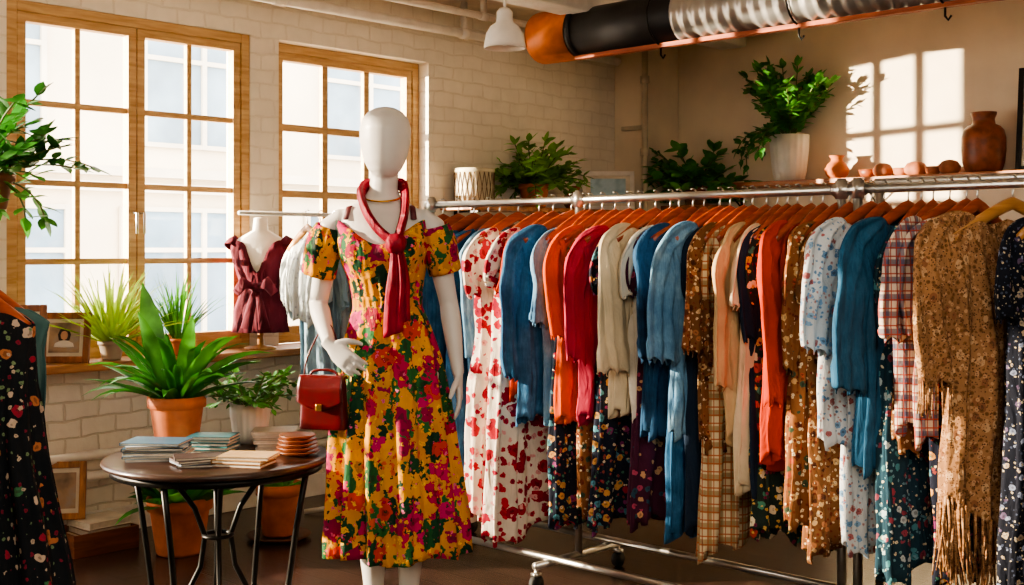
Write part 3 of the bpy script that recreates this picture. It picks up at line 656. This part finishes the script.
def rack(name,label,x0,x1,posts,extra=False):
    e=thing(name,label,'clothes rack',((x0+x1)/2,1.295,0)); c=(x0+x1)/2
    MB().tube([(x0-c,0,RZ-.004),(x1-c,0,RZ-.004)],.0155,16).obj('hanging_rail',chrome,e)
    for p in posts:
        MB().tube([(p-c,0,.10),(p-c,0,RZ+.035)],.016,14).obj('post',chrome,e)
        m=MB(); m.tube([(p-c,-.27,.10),(p-c,.27,.10)],.016,12); m.obj('foot_bar',chrome,e)
        m=MB(); m.tube([(p-c,0,RZ-.035),(p-c,0,RZ+.028)],.022,14); m.tube([(p-c-.03,0,RZ-.004),(p-c+.03,0,RZ-.004)],.021,14); m.obj('rail_joint',chrome,e)
        for s in(-1,1):
            m=MB(); m.tube([(p-c-.012,s*.26,.032),(p-c+.012,s*.26,.032)],.032,20); m.obj('caster_wheel',rubber,e)
            m=MB(); m.tube([(p-c,s*.26,.03),(p-c,s*.26,.1)],.008,8); m.box((p-c,s*.26,.068),(.034,.03,.012)); m.obj('caster_fork',chrome,e)
    for yy in(-.2,.2): MB().tube([(posts[0]-c,yy,.125),(posts[-1]-c,yy,.125)],.0145,12).obj('base_bar',chrome,e)
    if extra:
        MB().tube([(x0-c,.16,RZ+.025),(x1-c,.16,RZ+.025)],.0155,16).obj('back_rail',chrome,e)
        for p in posts: MB().tube([(p-c,.16,.1),(p-c,.16,RZ+.025)],.014,12).obj('back_post',chrome,e)
rack('garment_rack','long chrome garment rack on wheels full of clothes',1.22,3.335,[1.25,2.14,3.32])
rack('garment_rack','second chrome garment rack with a double rail',3.365,5.0,[3.38,4.98],True)

e=thing('garment_rack','slim white clothes rail standing before the window','clothes rack',(.52,1.4,0))
MB().tube([(0,-.66,1.525),(0,.66,1.525)],.010,12).obj('hanging_rail',whitep,e)
MB().tube([(0,.03,.02),(0,.03,1.525)],.012,12).obj('post',whitep,e)
for a in range(4): MB().tube([(0,.03,.05),(.25*math.cos(a*pi/2+.78),.03+.25*math.sin(a*pi/2+.78),.012)],.012,12).obj('foot',whitep,e)
pden=fabric('pale_denim','#8ba3b2',())
for i,(yy,m,Ln,lb,nm) in enumerate([(1.14,lace,.52,'white lace blouse','blouse'),(1.22,pden,1.0,'pale blue dress','dress'),(1.31,lace,.72,'white lace dress','dress'),(1.39,pden,1.02,'pale blue shirt dress','dress'),(1.49,grey,1.0,'grey-blue shirt','shirt'),(1.60,denl,1.0,'light blue denim shirt','shirt'),(1.71,grey,.9,'grey blue blouse','blouse'),(1.82,pden,.9,'pale blue blouse','blouse')]):
    garment(nm,lb+' hanging on the slim white rail',.52,m,Ln,hw=.16,sleeve=.28,rz=pi/2,seed=300+i,y=yy,z=1.525,sw=.045,group='clothes on the slim white rail')
    hanger(.52,yy,pi/2,pale_hanger,i,z=1.525,group='hangers on the slim white rail',hw=.15)

X=-1.385;Y=3.02;x,y=P(X,Y)
RL=1.335
nfl=fabric('midnight_floral','#14171b',((22,.27,['#8c2534','#a8673e','#3a6b45','#b8a08a']),(44,.24,['#6b7f58','#7d2032','#b29c84'])))
e=thing('garment_rack','low black clothes rail holding a dark floral dress','clothes rack',(x,y,0),CR)
MB().tube([(.03,.03,RL),(-.75,-.58,RL)],.012,12).obj('hanging_rail',blackm,e)
MB().tube([(-.73,-.56,.01),(-.73,-.56,RL)],.013,12).obj('post',blackm,e)
m=MB(); m.tube([(-.95,-.40,.012),(-.51,-.72,.012)],.013,12); m.tube([(-.73,-.56,.012),(-.3,-.23,.012)],.013,12); m.obj('base',blackm,e)
garment('floral_dress','dark midnight dress with red and cream flowers',x,nfl,1.22,hw=.20,th=.08,flare=1.95,sleeve=0,rz=CR+pi/2-.25,seed=402,y=y,z=RL,group=None,folds=10,fa=.024)
hanger(x,y,CR+pi/2-.25,orange_wood,77,z=RL,group='hangers on the low rail',hw=.19)
x2,y2=P(X-.01,Y+.075)
garment('dress','muted sage green dress beside the floral dress',x2,fabric('sage_cloth','#4c6a66',()),.62,hw=.23,flare=1.02,sleeve=0,rz=CR+pi/2-.25,seed=403,y=y2,z=RL,group=None)
hanger(x2,y2,CR+pi/2-.25,orange_wood,78,z=RL,group='hangers on the low rail',hw=.19)

# ---------------------------------------------------------------- mannequin
mx,my=P(-.42,4.17)
mn=thing('mannequin','white faceless female mannequin wearing a yellow floral dress and red scarf','mannequin',(mx,my,0),CR)
mwhite=plain('mannequin_white','#cdc8c1',.42,var=.02,bs=0)
b=MB()
b.loft([(.90,.0,0,.12,.08),(.98,-.005,0,.16,.105),(1.06,-.008,0,.14,.10),(1.15,-.012,0,.104,.078),(1.25,-.018,0,.118,.09),(1.34,-.025,-.012,.14,.108),(1.42,-.03,-.005,.148,.088),(1.46,-.033,0,.155,.070),(1.485,-.033,0,.142,.060),(1.505,-.033,.004,.108,.052),(1.53,-.03,.008,.065,.046),(1.56,-.027,.008,.05,.047),(1.62,-.022,.005,.047,.048),(1.65,-.02,0,.047,.05)],36)
b.loft([(1.598,-.018,-.03,.012,.014),(1.606,-.018,-.028,.034,.036),(1.625,-.019,-.022,.055,.058),(1.655,-.02,-.014,.071,.077),(1.69,-.02,-.006,.081,.09),(1.73,-.02,0,.088,.099),(1.77,-.02,.003,.089,.102),(1.805,-.02,.005,.08,.094),(1.83,-.02,.005,.059,.07),(1.843,-.02,.005,.034,.04),(1.848,-.02,.005,.008,.01)],36)
SL=(-.205,0,1.43); SR=(.145,0,1.43)
def arm(sh,el,wr,sg):
    s,e_,w=Vector(sh),Vector(el),Vector(wr); pts=[Vector((s.x-sg*.075,0,1.462)),Vector((s.x-sg*.035,0,1.458))];rd=[.028,.038]
    for t,r in((0,.044),(.2,.044),(.5,.040),(.85,.034)): pts.append(s.lerp(e_,t)); rd.append(r)
    pts.append(e_); rd.append(.033)
    for t,r in((.2,.035),(.5,.031),(.8,.024),(1,.021)): pts.append(e_.lerp(w,t)); rd.append(r)
    b.tube(pts,rd,18)
def hand(wr,dir_,nrm,side,curl):
    w=Vector(wr); d=Vector(dir_).normalized(); n=Vector(nrm); n=(n-d*n.dot(d)).normalized(); s=Vector(side); s=(s-d*s.dot(d)-n*s.dot(n)).normalized()
    pts=[w-d*.02,w+d*.015,w+d*.045,w+d*.08,w+d*.092]; b.tube(pts,[(.021,.019),(.024,.016),(.036,.0135),(.038,.012),(.034,.010)],16,up=tuple(s))
    for k,(off,L,r) in enumerate(((.029,.070,.0085),(.010,.080,.0088),(-.010,.074,.0085),(-.028,.058,.0078))):
        p=w+d*.082+s*off; pts=[p]; ang=curl*.5
        for j,fr in enumerate((.42,.32,.26)):
            dd=(d*math.cos(ang)+n*math.sin(ang)+s*off*1.8).normalized(); p=p+dd*L*fr; pts.append(p.copy()); ang+=curl
        b.tube(pts,[r,r*.98,r*.88,r*.65],10)
    p=w+d*.02+s*.02; pts=[p]
    for a,l in((.9,.035),(.6,.03),(.35,.025)):
        p=p+(d*math.cos(a)+s*math.sin(a)+n*.35).normalized()*l; pts.append(p.copy())
    b.tube(pts,[.012,.0115,.010,.007],10)
EL=(-.262,.055,1.16); WL=(-.195,-.135,1.035)
arm(SL,EL,WL,-1); hand(WL,(.72,-.25,-.62),(.25,.9,-.1),(.5,-.5,.7),.28)
ER=(.20,.03,1.16); WR=(.235,-.035,.925)
arm(SR,ER,WR,1); hand(WR,(.06,-.12,-1),(-1,0,0),(0,-1,0),.22)
for s in(-1,1):
    x0=.0+s*.085
    b.tube([(x0,0,.93),(x0,0,.75),(s*.075,-.005,.52),(s*.07,.0,.48),(s*.068,.015,.36),(s*.062,.012,.2),(s*.06,.01,.09),(s*.06,.01,.05)],[.085,.078,.054,.05,.052,.037,.031,.03],20)
    b.tube([(s*.06,.035,.035),(s*.062,0,.04),(s*.066,-.08,.03),(s*.068,-.14,.02),(s*.068,-.165,.018)],[(.03,.028),(.036,.034),(.024,.04),(.014,.038),(.01,.022)],14,up=(0,0,1))
bo=b.obj('mannequin_body',mwhite,mn)
md=bo.modifiers.new('r','REMESH'); md.mode='VOXEL'; md.voxel_size=.0048; md.use_smooth_shade=True
md=bo.modifiers.new('sm','SMOOTH'); md.factor=.5; md.iterations=5
MB().lathe([(.001,0),(.19,0),(.19,.008),(.001,.010)],48).obj('base_plate',chrome,mn)
dressm=fabric('yellow_floral','#d89400',((17,.52,['#123f26','#1a5229','#0e3220','#a80e44','#23602e','#d89400'],.5),(28,.32,['#cc5010','#17502c','#e0a818','#a01044','#123c22']),(12,.40,['#b00e50','#981030','#b8165e','#8a0c40','#bc341a','#d89400']),(44,.27,['#e8b420','#d05c88','#a00e42','#102f1e','#d89400'])),rough=.75,distort=1.0,base2='#b87800')
d=MB(); SEG=160
def zt(a):
    fr=math.exp(-((a-1.5*pi)/.70)**2); bk=math.exp(-((a-.5*pi)/.8)**2)
    return 1.462-.095*fr-.05*bk
def bustf(a,z):
    v=0
    for c in(1.5*pi-.62,1.5*pi+.62): v+=.020*math.exp(-((a-c)/.38)**2-((z-1.345)/.055)**2)
    return v+.0025*math.sin(26*a)*math.exp(-((z-1.2)/.08)**2)
d.rows(shell([(1.13,-.012,0,.116,.090),(1.16,-.012,0,.112,.087),(1.20,-.014,0,.119,.093),(1.25,-.018,0,.130,.102),(1.30,-.022,-.006,.145,.114),(1.34,-.025,-.012,.154,.121),(1.38,-.028,-.01,.16,.115),(1.42,-.03,-.005,.163,.102),(1.45,-.032,0,.168,.088),(1.462,-.033,0,.170,.082)],SEG,zt,bustf))
rows=[]; M=44
for i in range(M+1):
    t=i/M; z=1.165-t*(1.165-.305); rx=.113+.070*(1-math.exp(-t*4.5))+.052*t; ry=.087+.068*(1-math.exp(-t*4.5))+.044*t
    row=[]
    for j in range(SEG):
        a=2*pi*j/SEG; f=(.005+.026*t)*((1-2*abs(math.sin(5.5*a+.6*math.sin(3*a)+.35*t))**.8)*.9+.3*math.sin(23*a+1.3)+.35*math.sin(9*a+3*t))*min(1,t*4+.1)
        row.append((-.012+.03*t+(rx+f)*math.cos(a),(ry+f)*math.sin(a),z+.010*math.sin(5*a)*t))
    rows.append(row)
for r_ in rows: r_[:]=r_[:]
d.rows(rows)
def sleeve(pp,rr):
    rows=[]; pts=[Vector(p) for p in pp]; n=56
    for i in range(17):
        t=i/16*(len(pts)-1); k=min(len(pts)-2,int(t)); f=t-k; p=pts[k].lerp(pts[k+1],f); r=rr[k]+(rr[k+1]-rr[k])*f
        ax=(pts[-1]-pts[1]).normalized(); a1=ax.cross(Vector((0,1,0))).normalized(); a2=ax.cross(a1)
        rows.append([p+(a1*math.cos(2*pi*j/n)+a2*math.sin(2*pi*j/n))*(r*(1+.05*math.sin(10*2*pi*j/n+i*.2))) for j in range(n)])
    d.rows(rows)
sleeve([(-.206,0,1.432),(-.218,0,1.41),(-.230,0,1.38),(-.244,.01,1.325),(-.256,.025,1.262)],(.052,.057,.060,.059,.056))
sleeve([(.148,0,1.432),(.156,0,1.41),(.165,0,1.38),(.176,.01,1.325),(.188,.02,1.272)],(.050,.055,.057,.056,.053))
do=d.obj('dress',dressm,mn,solid=.004); do['label']='yellow off-shoulder dress with magenta flowers and green leaves'
w=MB(); w.rows(shell([(1.135,-.012,0,.120,.093),(1.15,-.012,0,.118,.091),(1.175,-.013,0,.118,.091),(1.19,-.013,0,.1215,.0945)],SEG,fold=lambda a,z:.0015*math.sin(30*a)),); w.obj('waistband',dressm,mn,solid=.004)
mb=MB()
for pts in ([(-.150,-.058,1.455),(-.142,-.035,1.498),(-.132,.02,1.505),(-.14,.06,1.455)],[(.085,-.062,1.455),(.078,-.035,1.498),(.068,.02,1.505),(.075,.06,1.455)]): mb.tube(pts,[(.004,.010)]*4,8,up=(0,0,1))
mb.obj('shoulder_strap',plain('strap_dark','#5a1f24',.6),mn)
scm=fabric('crimson_scarf','#a00c30',(),rough=.55,base2='#70051e')
s=MB()
def sm(pts,n=6):
    out=[]; P_=[Vector(p) for p in pts]; P_=[P_[0]*2-P_[1]]+P_+[P_[-1]*2-P_[-2]]
    for i in range(1,len(P_)-2):
        for k in range(n):
            t=k/n; a,b_,c,d_=P_[i-1],P_[i],P_[i+1],P_[i+2]
            out.append(.5*((2*b_)+(c-a)*t+(2*a-5*b_+4*c-d_)*t*t+(3*b_-a-3*c+d_)*t**3))
    out.append(P_[-2]); return out
kn=(.03,-.138,1.372)
def band(pts,w0,h0):
    p=sm(pts); n=22; rows=[]; prev=Vector((.3,0,1))
    for i,c in enumerate(p):
        t=(p[min(i+1,len(p)-1)]-p[max(i-1,0)]).normalized(); a=(prev-t*prev.dot(t)).normalized(); prev=a; bb=t.cross(a)
        rows.append([c+a*w0*math.cos(2*pi*j/n)+bb*(h0+.004*math.sin(7*2*pi*j/n))*math.sin(2*pi*j/n) for j in range(n)])
    s.rows(rows,True,True,True)
band([(-.03,.062,1.575),(-.085,.035,1.575),(-.10,-.03,1.545),(-.075,-.085,1.48),(-.03,-.118,1.42),kn],.025,.012)
band([(-.03,.062,1.575),(.03,.04,1.58),(.05,-.02,1.55),(.055,-.08,1.48),(.045,-.12,1.42),kn],.023,.012)
s.obj('scarf',scm,mn)
s=MB(); s.lathe([(.001,-.036),(.022,-.032),(.034,-.014),(.035,.010),(.024,.030),(.001,.035)],28,c=kn,fn=lambda a,z:1+.09*math.sin(5*a+z*60)); s.obj('scarf_knot',scm,mn)
for (x0,x1,L_,wd) in((.028,.026,.285,.034),(.045,.06,.245,.024)):
    rows=[]
    for i in range(15):
        t=i/14; z=1.35-L_*t; cx=x0+(x1-x0)*t+.004*math.sin(5*t); cy=-.145-.012*math.sin(t*3)+.004+ (0.006 if wd<.03 else 0); ww=wd*(.45+.55*min(1,t*2.2))
        rows.append([(cx+ww*math.cos(2*pi*j/40),cy+(.009+.004*math.sin(6*2*pi*j/40+t))*math.sin(2*pi*j/40)+.004*math.cos(4*pi*j/20),z+.012*math.cos(2*pi*j/40)*t) for j in range(40)])
    m_=MB(); m_.rows(rows,True,True,True); m_.obj('scarf_tail',scm,mn)
mb=MB(); pts=[(-.027+.068*math.cos(a),.004+.062*math.sin(a)-.012,1.538+.022*math.sin(a)) for a in [2*pi*k/30 for k in range(31)]]; mb.tube(pts,.0035,8); mb.obj('necklace',plain('gold','#c9983f',.3,metal=1),mn)

def loc_m(a,b_):
    c,s_=math.cos(CR),math.sin(CR); return (mx+a*c-b_*s_, my+a*s_+b_*c)
hxx,hyy=loc_m(-.215,-.115)
hb=thing('handbag','small dark red leather satchel hanging from the mannequin\'s wrist','handbag',(hxx,hyy,.745),CR-.25)
leather=plain('red_leather','#560b0f',.3,var=.15,scale=30)
def rbox(w0,w1,d0,d1,z0,z1,n=8):
    rows=[]
    for i in range(n+1):
        t=i/n; w_=w0+(w1-w0)*t; dd=d0+(d1-d0)*t; row=[]
        for j in range(40):
            a=2*pi*j/40; c,s_=math.cos(a),math.sin(a); row.append((w_/2*spow(c,.25),dd/2*spow(s_,.35),z0+(z1-z0)*t))
        rows.append(row)
    return rows
MB().rows(rbox(.165,.150,.055,.038,0,.175),True,True,True).obj('bag_body',leather,hb,bevel=.004)
fl=[]
for i in range(13):
    t=i/12
    y_=-.022-.014*min(1,t*2.5); z_=.181-.085*t; fl.append([((-1+2*j/16)*(.079+.003*t),y_-.002,z_-.028*t*(1-abs(-1+j/8)**2)) for j in range(17)])
fl=[[(p_[0],.020,.170) for p_ in fl[0]],[(p_[0],.014,.181) for p_ in fl[0]]]+fl
MB().rows(fl,False).obj('bag_flap',leather,hb,solid=.005)
MB().box((0,-.044,.078),(.020,.008,.022)).obj('clasp',plain('gold','#c9983f',.3,metal=1),hb,bevel=.002,smooth=False)
hp=sm([(-.05,0,.17),(-.045,0,.190),(-.025,0,.198),(0,0,.200),(.025,0,.198),(.045,0,.190),(.05,0,.17)]); MB().tube(hp,.005,8).obj('bag_handle',leather,hb)
hp=sm([(-.075,0,.16),(-.065,.01,.24),(-.025,.035,.335),(-.005,.04,.350),(.020,.035,.330),(.065,.0,.23),(.075,0,.16)]); MB().tube(hp,.0032,6).obj('shoulder_strap',leather,hb)

# ---------------------------------------------------------------- shelves & ornaments
shw=wood('shelf_wood','#b87238','#854a20',.45,axis=0)
def bracket(e,x,y,ax):
    m=MB()
    if ax=='y': m.box((x,y,-.10),(.025,.012,.14)); m.box((x,y-.11,-.036),(.025,.22,.012)); m.tube([(x,y-.01,-.16),(x,y-.19,-.04)],.006,6)
    else: m.box((x,y,-.10),(.012,.025,.14)); m.box((x+.10,y,-.036),(.20,.025,.012)); m.tube([(x+.01,y,-.16),(x+.17,y,-.04)],.006,6)
    m.obj('shelf_bracket',blackm,e,smooth=False)
e=thing('wall_shelf','long wooden wall shelf with pottery','shelf',(2.3,4.5,1.80))
MB().box((0,0,-.015),(3.3,.27,.03)).obj('shelf_board',shw,e,smooth=False,bevel=.003)
for x in(-1.5,-.5,.5,1.5): bracket(e,x,.13,'y')
e=thing('wall_shelf','narrow wooden ledge on the window wall','shelf',(.14,3.35,1.62))
MB().box((0,0,-.015),(.27,1.66,.03)).obj('shelf_board',shw,e,smooth=False,bevel=.003)
for y in(-.7,0,.7): bracket(e,-.13,y,'x')
e=thing('wall_shelf','short wooden ledge in the corner','shelf',(.50,4.5,1.66))
MB().box((0,0,-.015),(.40,.27,.03)).obj('shelf_board',shw,e,smooth=False,bevel=.003)
bracket(e,0,.13,'y')
e=thing('potted_plant','tall bushy plant in a white textured pot on the wall shelf','plant',(1.26,4.47,1.80),CR)
pot_parts(e,.125,.30,ceramic,'ribbed'); foliage_bushy(e,.27,44,(.28,.52),.075,.042,(1.1,1.56),(.1,.75),leafg,41,nl=10,lim=[(1,None,4.60)]); foliage_bushy(e,.27,9,(.25,.40),.075,.036,(.7,1.3),(1.6,2.8),leafd,42,azr=(2.6,3.9),name='trailing_leaves',lim=[(1,None,4.60),(2,1.81,None)])
def vase(name,lb,x,prof,mat,y=4.49,z=1.80,cat='vase',group=None,fn=None):
    o=MB().lathe([(.001,0)]+prof,36,fn=fn).obj(name,mat,loc=(x,y,z)); return tag(o,lb,cat,group)
vase('vase','small terracotta vase on the wall shelf',1.59,[(.045,0),(.07,.03),(.078,.06),(.06,.095),(.038,.115),(.036,.13),(.05,.15),(.045,.15),(.03,.13),(.001,.1)],terra)
brownc=plain('brown_clay','#8a4624',.45,var=.3,scale=20)
jar=thing('clay_jar','large ribbed brown clay jar on the wall shelf','jar',(2.53,4.48,1.80))
MB().lathe([(.001,0),(.09,0),(.10,.01),(.118,.06),(.124,.13),(.122,.2),(.112,.245),(.09,.27),(.066,.28),(.060,.31),(.070,.335),(.074,.35),(.064,.35),(.052,.31),(.05,.27),(.001,.26)],40,fn=lambda a,z:1+.012*math.sin(z*190)).obj('jar_body',brownc,jar)
q=random.Random(9); clay2=plain('clay_light','#a86440',.7,var=.25,scale=18)
for i,x in enumerate([1.80,1.91,2.02,2.12,2.22,2.33]):
    r=q.uniform(.050,.066)
    if i%2==0: vase('clay_bowl','small clay bowl on the wall shelf',x,[(r*.5,0),(r*.8,.015),(r,.05),(r*.9,.052),(r*.6,.025),(.001,.02)],clay2 if i else brownc,cat='bowl',group='clay bowls on the wall shelf')
    else:
        o=MB().lathe([(.001,0),(r*.6,.0),(r*.95,.02),(r,.045),(r*.7,.075),(r*.3,.085),(.001,.087)],20,fn=lambda a,z:1+.1*math.sin(2*a+1)+.05*math.sin(5*a)).obj('dried_gourd',clay2,loc=(x,4.47,1.80)); tag(o,'rounded reddish-brown dried gourd on the wall shelf','gourd','dried gourds on the wall shelf')
frame('picture_frame',.45,.60,(2.93,4.50,1.80),0,blackm,picmat('photo_dark',['#1b2430','#33424d','#232a33'],4),'dark framed picture leaning on the wall shelf',easel=False,lean=.10)
e=thing('planter','round pale wire-patterned planter tin on the ledge','planter',(.14,2.68,1.62))
MB().lathe([(.001,0),(.115,0),(.12,.01),(.12,.2),(.125,.205),(.125,.225),(.112,.225),(.11,.02),(.001,.02)],48).obj('planter_body',plain('cream_tin','#cdc0a2',.5),e)
m=MB()
for k in range(24):
    a=2*pi*k/24
    for sg in(-1,1): m.tube([(.123*math.cos(a+sg*u*.26/3),.123*math.sin(a+sg*u*.26/3),.02+.18*u/3) for u in range(4)],.0028,4)
m.obj('lattice',plain('brown_wire','#6f5433',.5),e)
e=thing('potted_plant','bushy bright green plant in a terracotta pot on the ledge','plant',(.16,3.2,1.62),CR)
pot_parts(e,.10,.15,terra); foliage_bushy(e,.13,50,(.18,.35),.078,.040,(.3,1.5),(.2,1.3),plain('leaf_bright','#84b83c',.4,var=.4,scale=7,bs=.05,trans=.42),51,lim=[(0,.03,None)])
vase('vase','small brown clay vase on the ledge',.14,[(.05,0),(.075,.04),(.07,.09),(.035,.13),(.04,.155),(.03,.155),(.001,.12)],brownc,y=3.62,z=1.62)
frame('picture_frame',.36,.27,(.18,3.93,1.62),CR,whitep,picmat('photo_sky',['#5b8ba3','#a9c6cf','#3f6f84'],5),'pale framed blue seascape print on the ledge',easel=False,lean=.1)
e=thing('potted_plant','broad dark-leaved plant in a dark pot on the corner ledge','plant',(.54,4.44,1.66),CR)
pot_parts(e,.09,.12,plain('dark_pot','#6a3d26',.7)); foliage_bushy(e,.10,44,(.2,.38),.11,.075,(.2,1.4),(.2,1.2),leafg,52,nl=5,lim=[(1,None,4.60),(0,.30,None),(2,1.68,None)])

# ---------------------------------------------------------------- light
w=bpy.data.worlds.new('World'); SC.world=w; w.use_nodes=True; bg=w.node_tree.nodes['Background']; bg.inputs[0].default_value=(1,.97,.92,1); bg.inputs[1].default_value=9.5
def lamp(t,loc,d,energy,col,**k):
    l=bpy.data.lights.new(t.lower()+'_light',t); l.energy=energy; l.color=col
    for a,v in k.items(): setattr(l,a,v)
    o=bpy.data.objects.new(t.lower()+'_light',l); SC.collection.objects.link(o); o.location=loc
    o.rotation_euler=Vector(d).to_track_quat('-Z','Y').to_euler(); return o
lamp('SUN',(-5,-5,4),(.70,.68,-.27),22,(1,.83,.60),angle=.012)
lamp('SPOT',(-8.2,-9.0,1.75),(8.2,10.9,.35),105000,(1,.86,.64),spot_size=.22,spot_blend=.2,shadow_soft_size=.07)  # added spot outside, casts the pane-shaped sun patches on the back wall
lamp('AREA',(4.9,-1.4,2.6),(-.6,.6,-.5),88,(1,.92,.80),shape='RECTANGLE',size=2.6,size_y=2.2)  # added soft fill near the camera, not a lamp of the shop
# ---------------------------------------------------------------- camera
cd=bpy.data.cameras.new('camera'); cam=bpy.data.objects.new('camera',cd); SC.collection.objects.link(cam)
cam.location=(5.326,-2.481,1.35); cam.rotation_euler=(pi/2,0,CR); cd.sensor_width=36; cd.lens=36*1200/1024; cd.shift_y=-42.5/1024; cd.clip_start=.05
SC.camera=cam
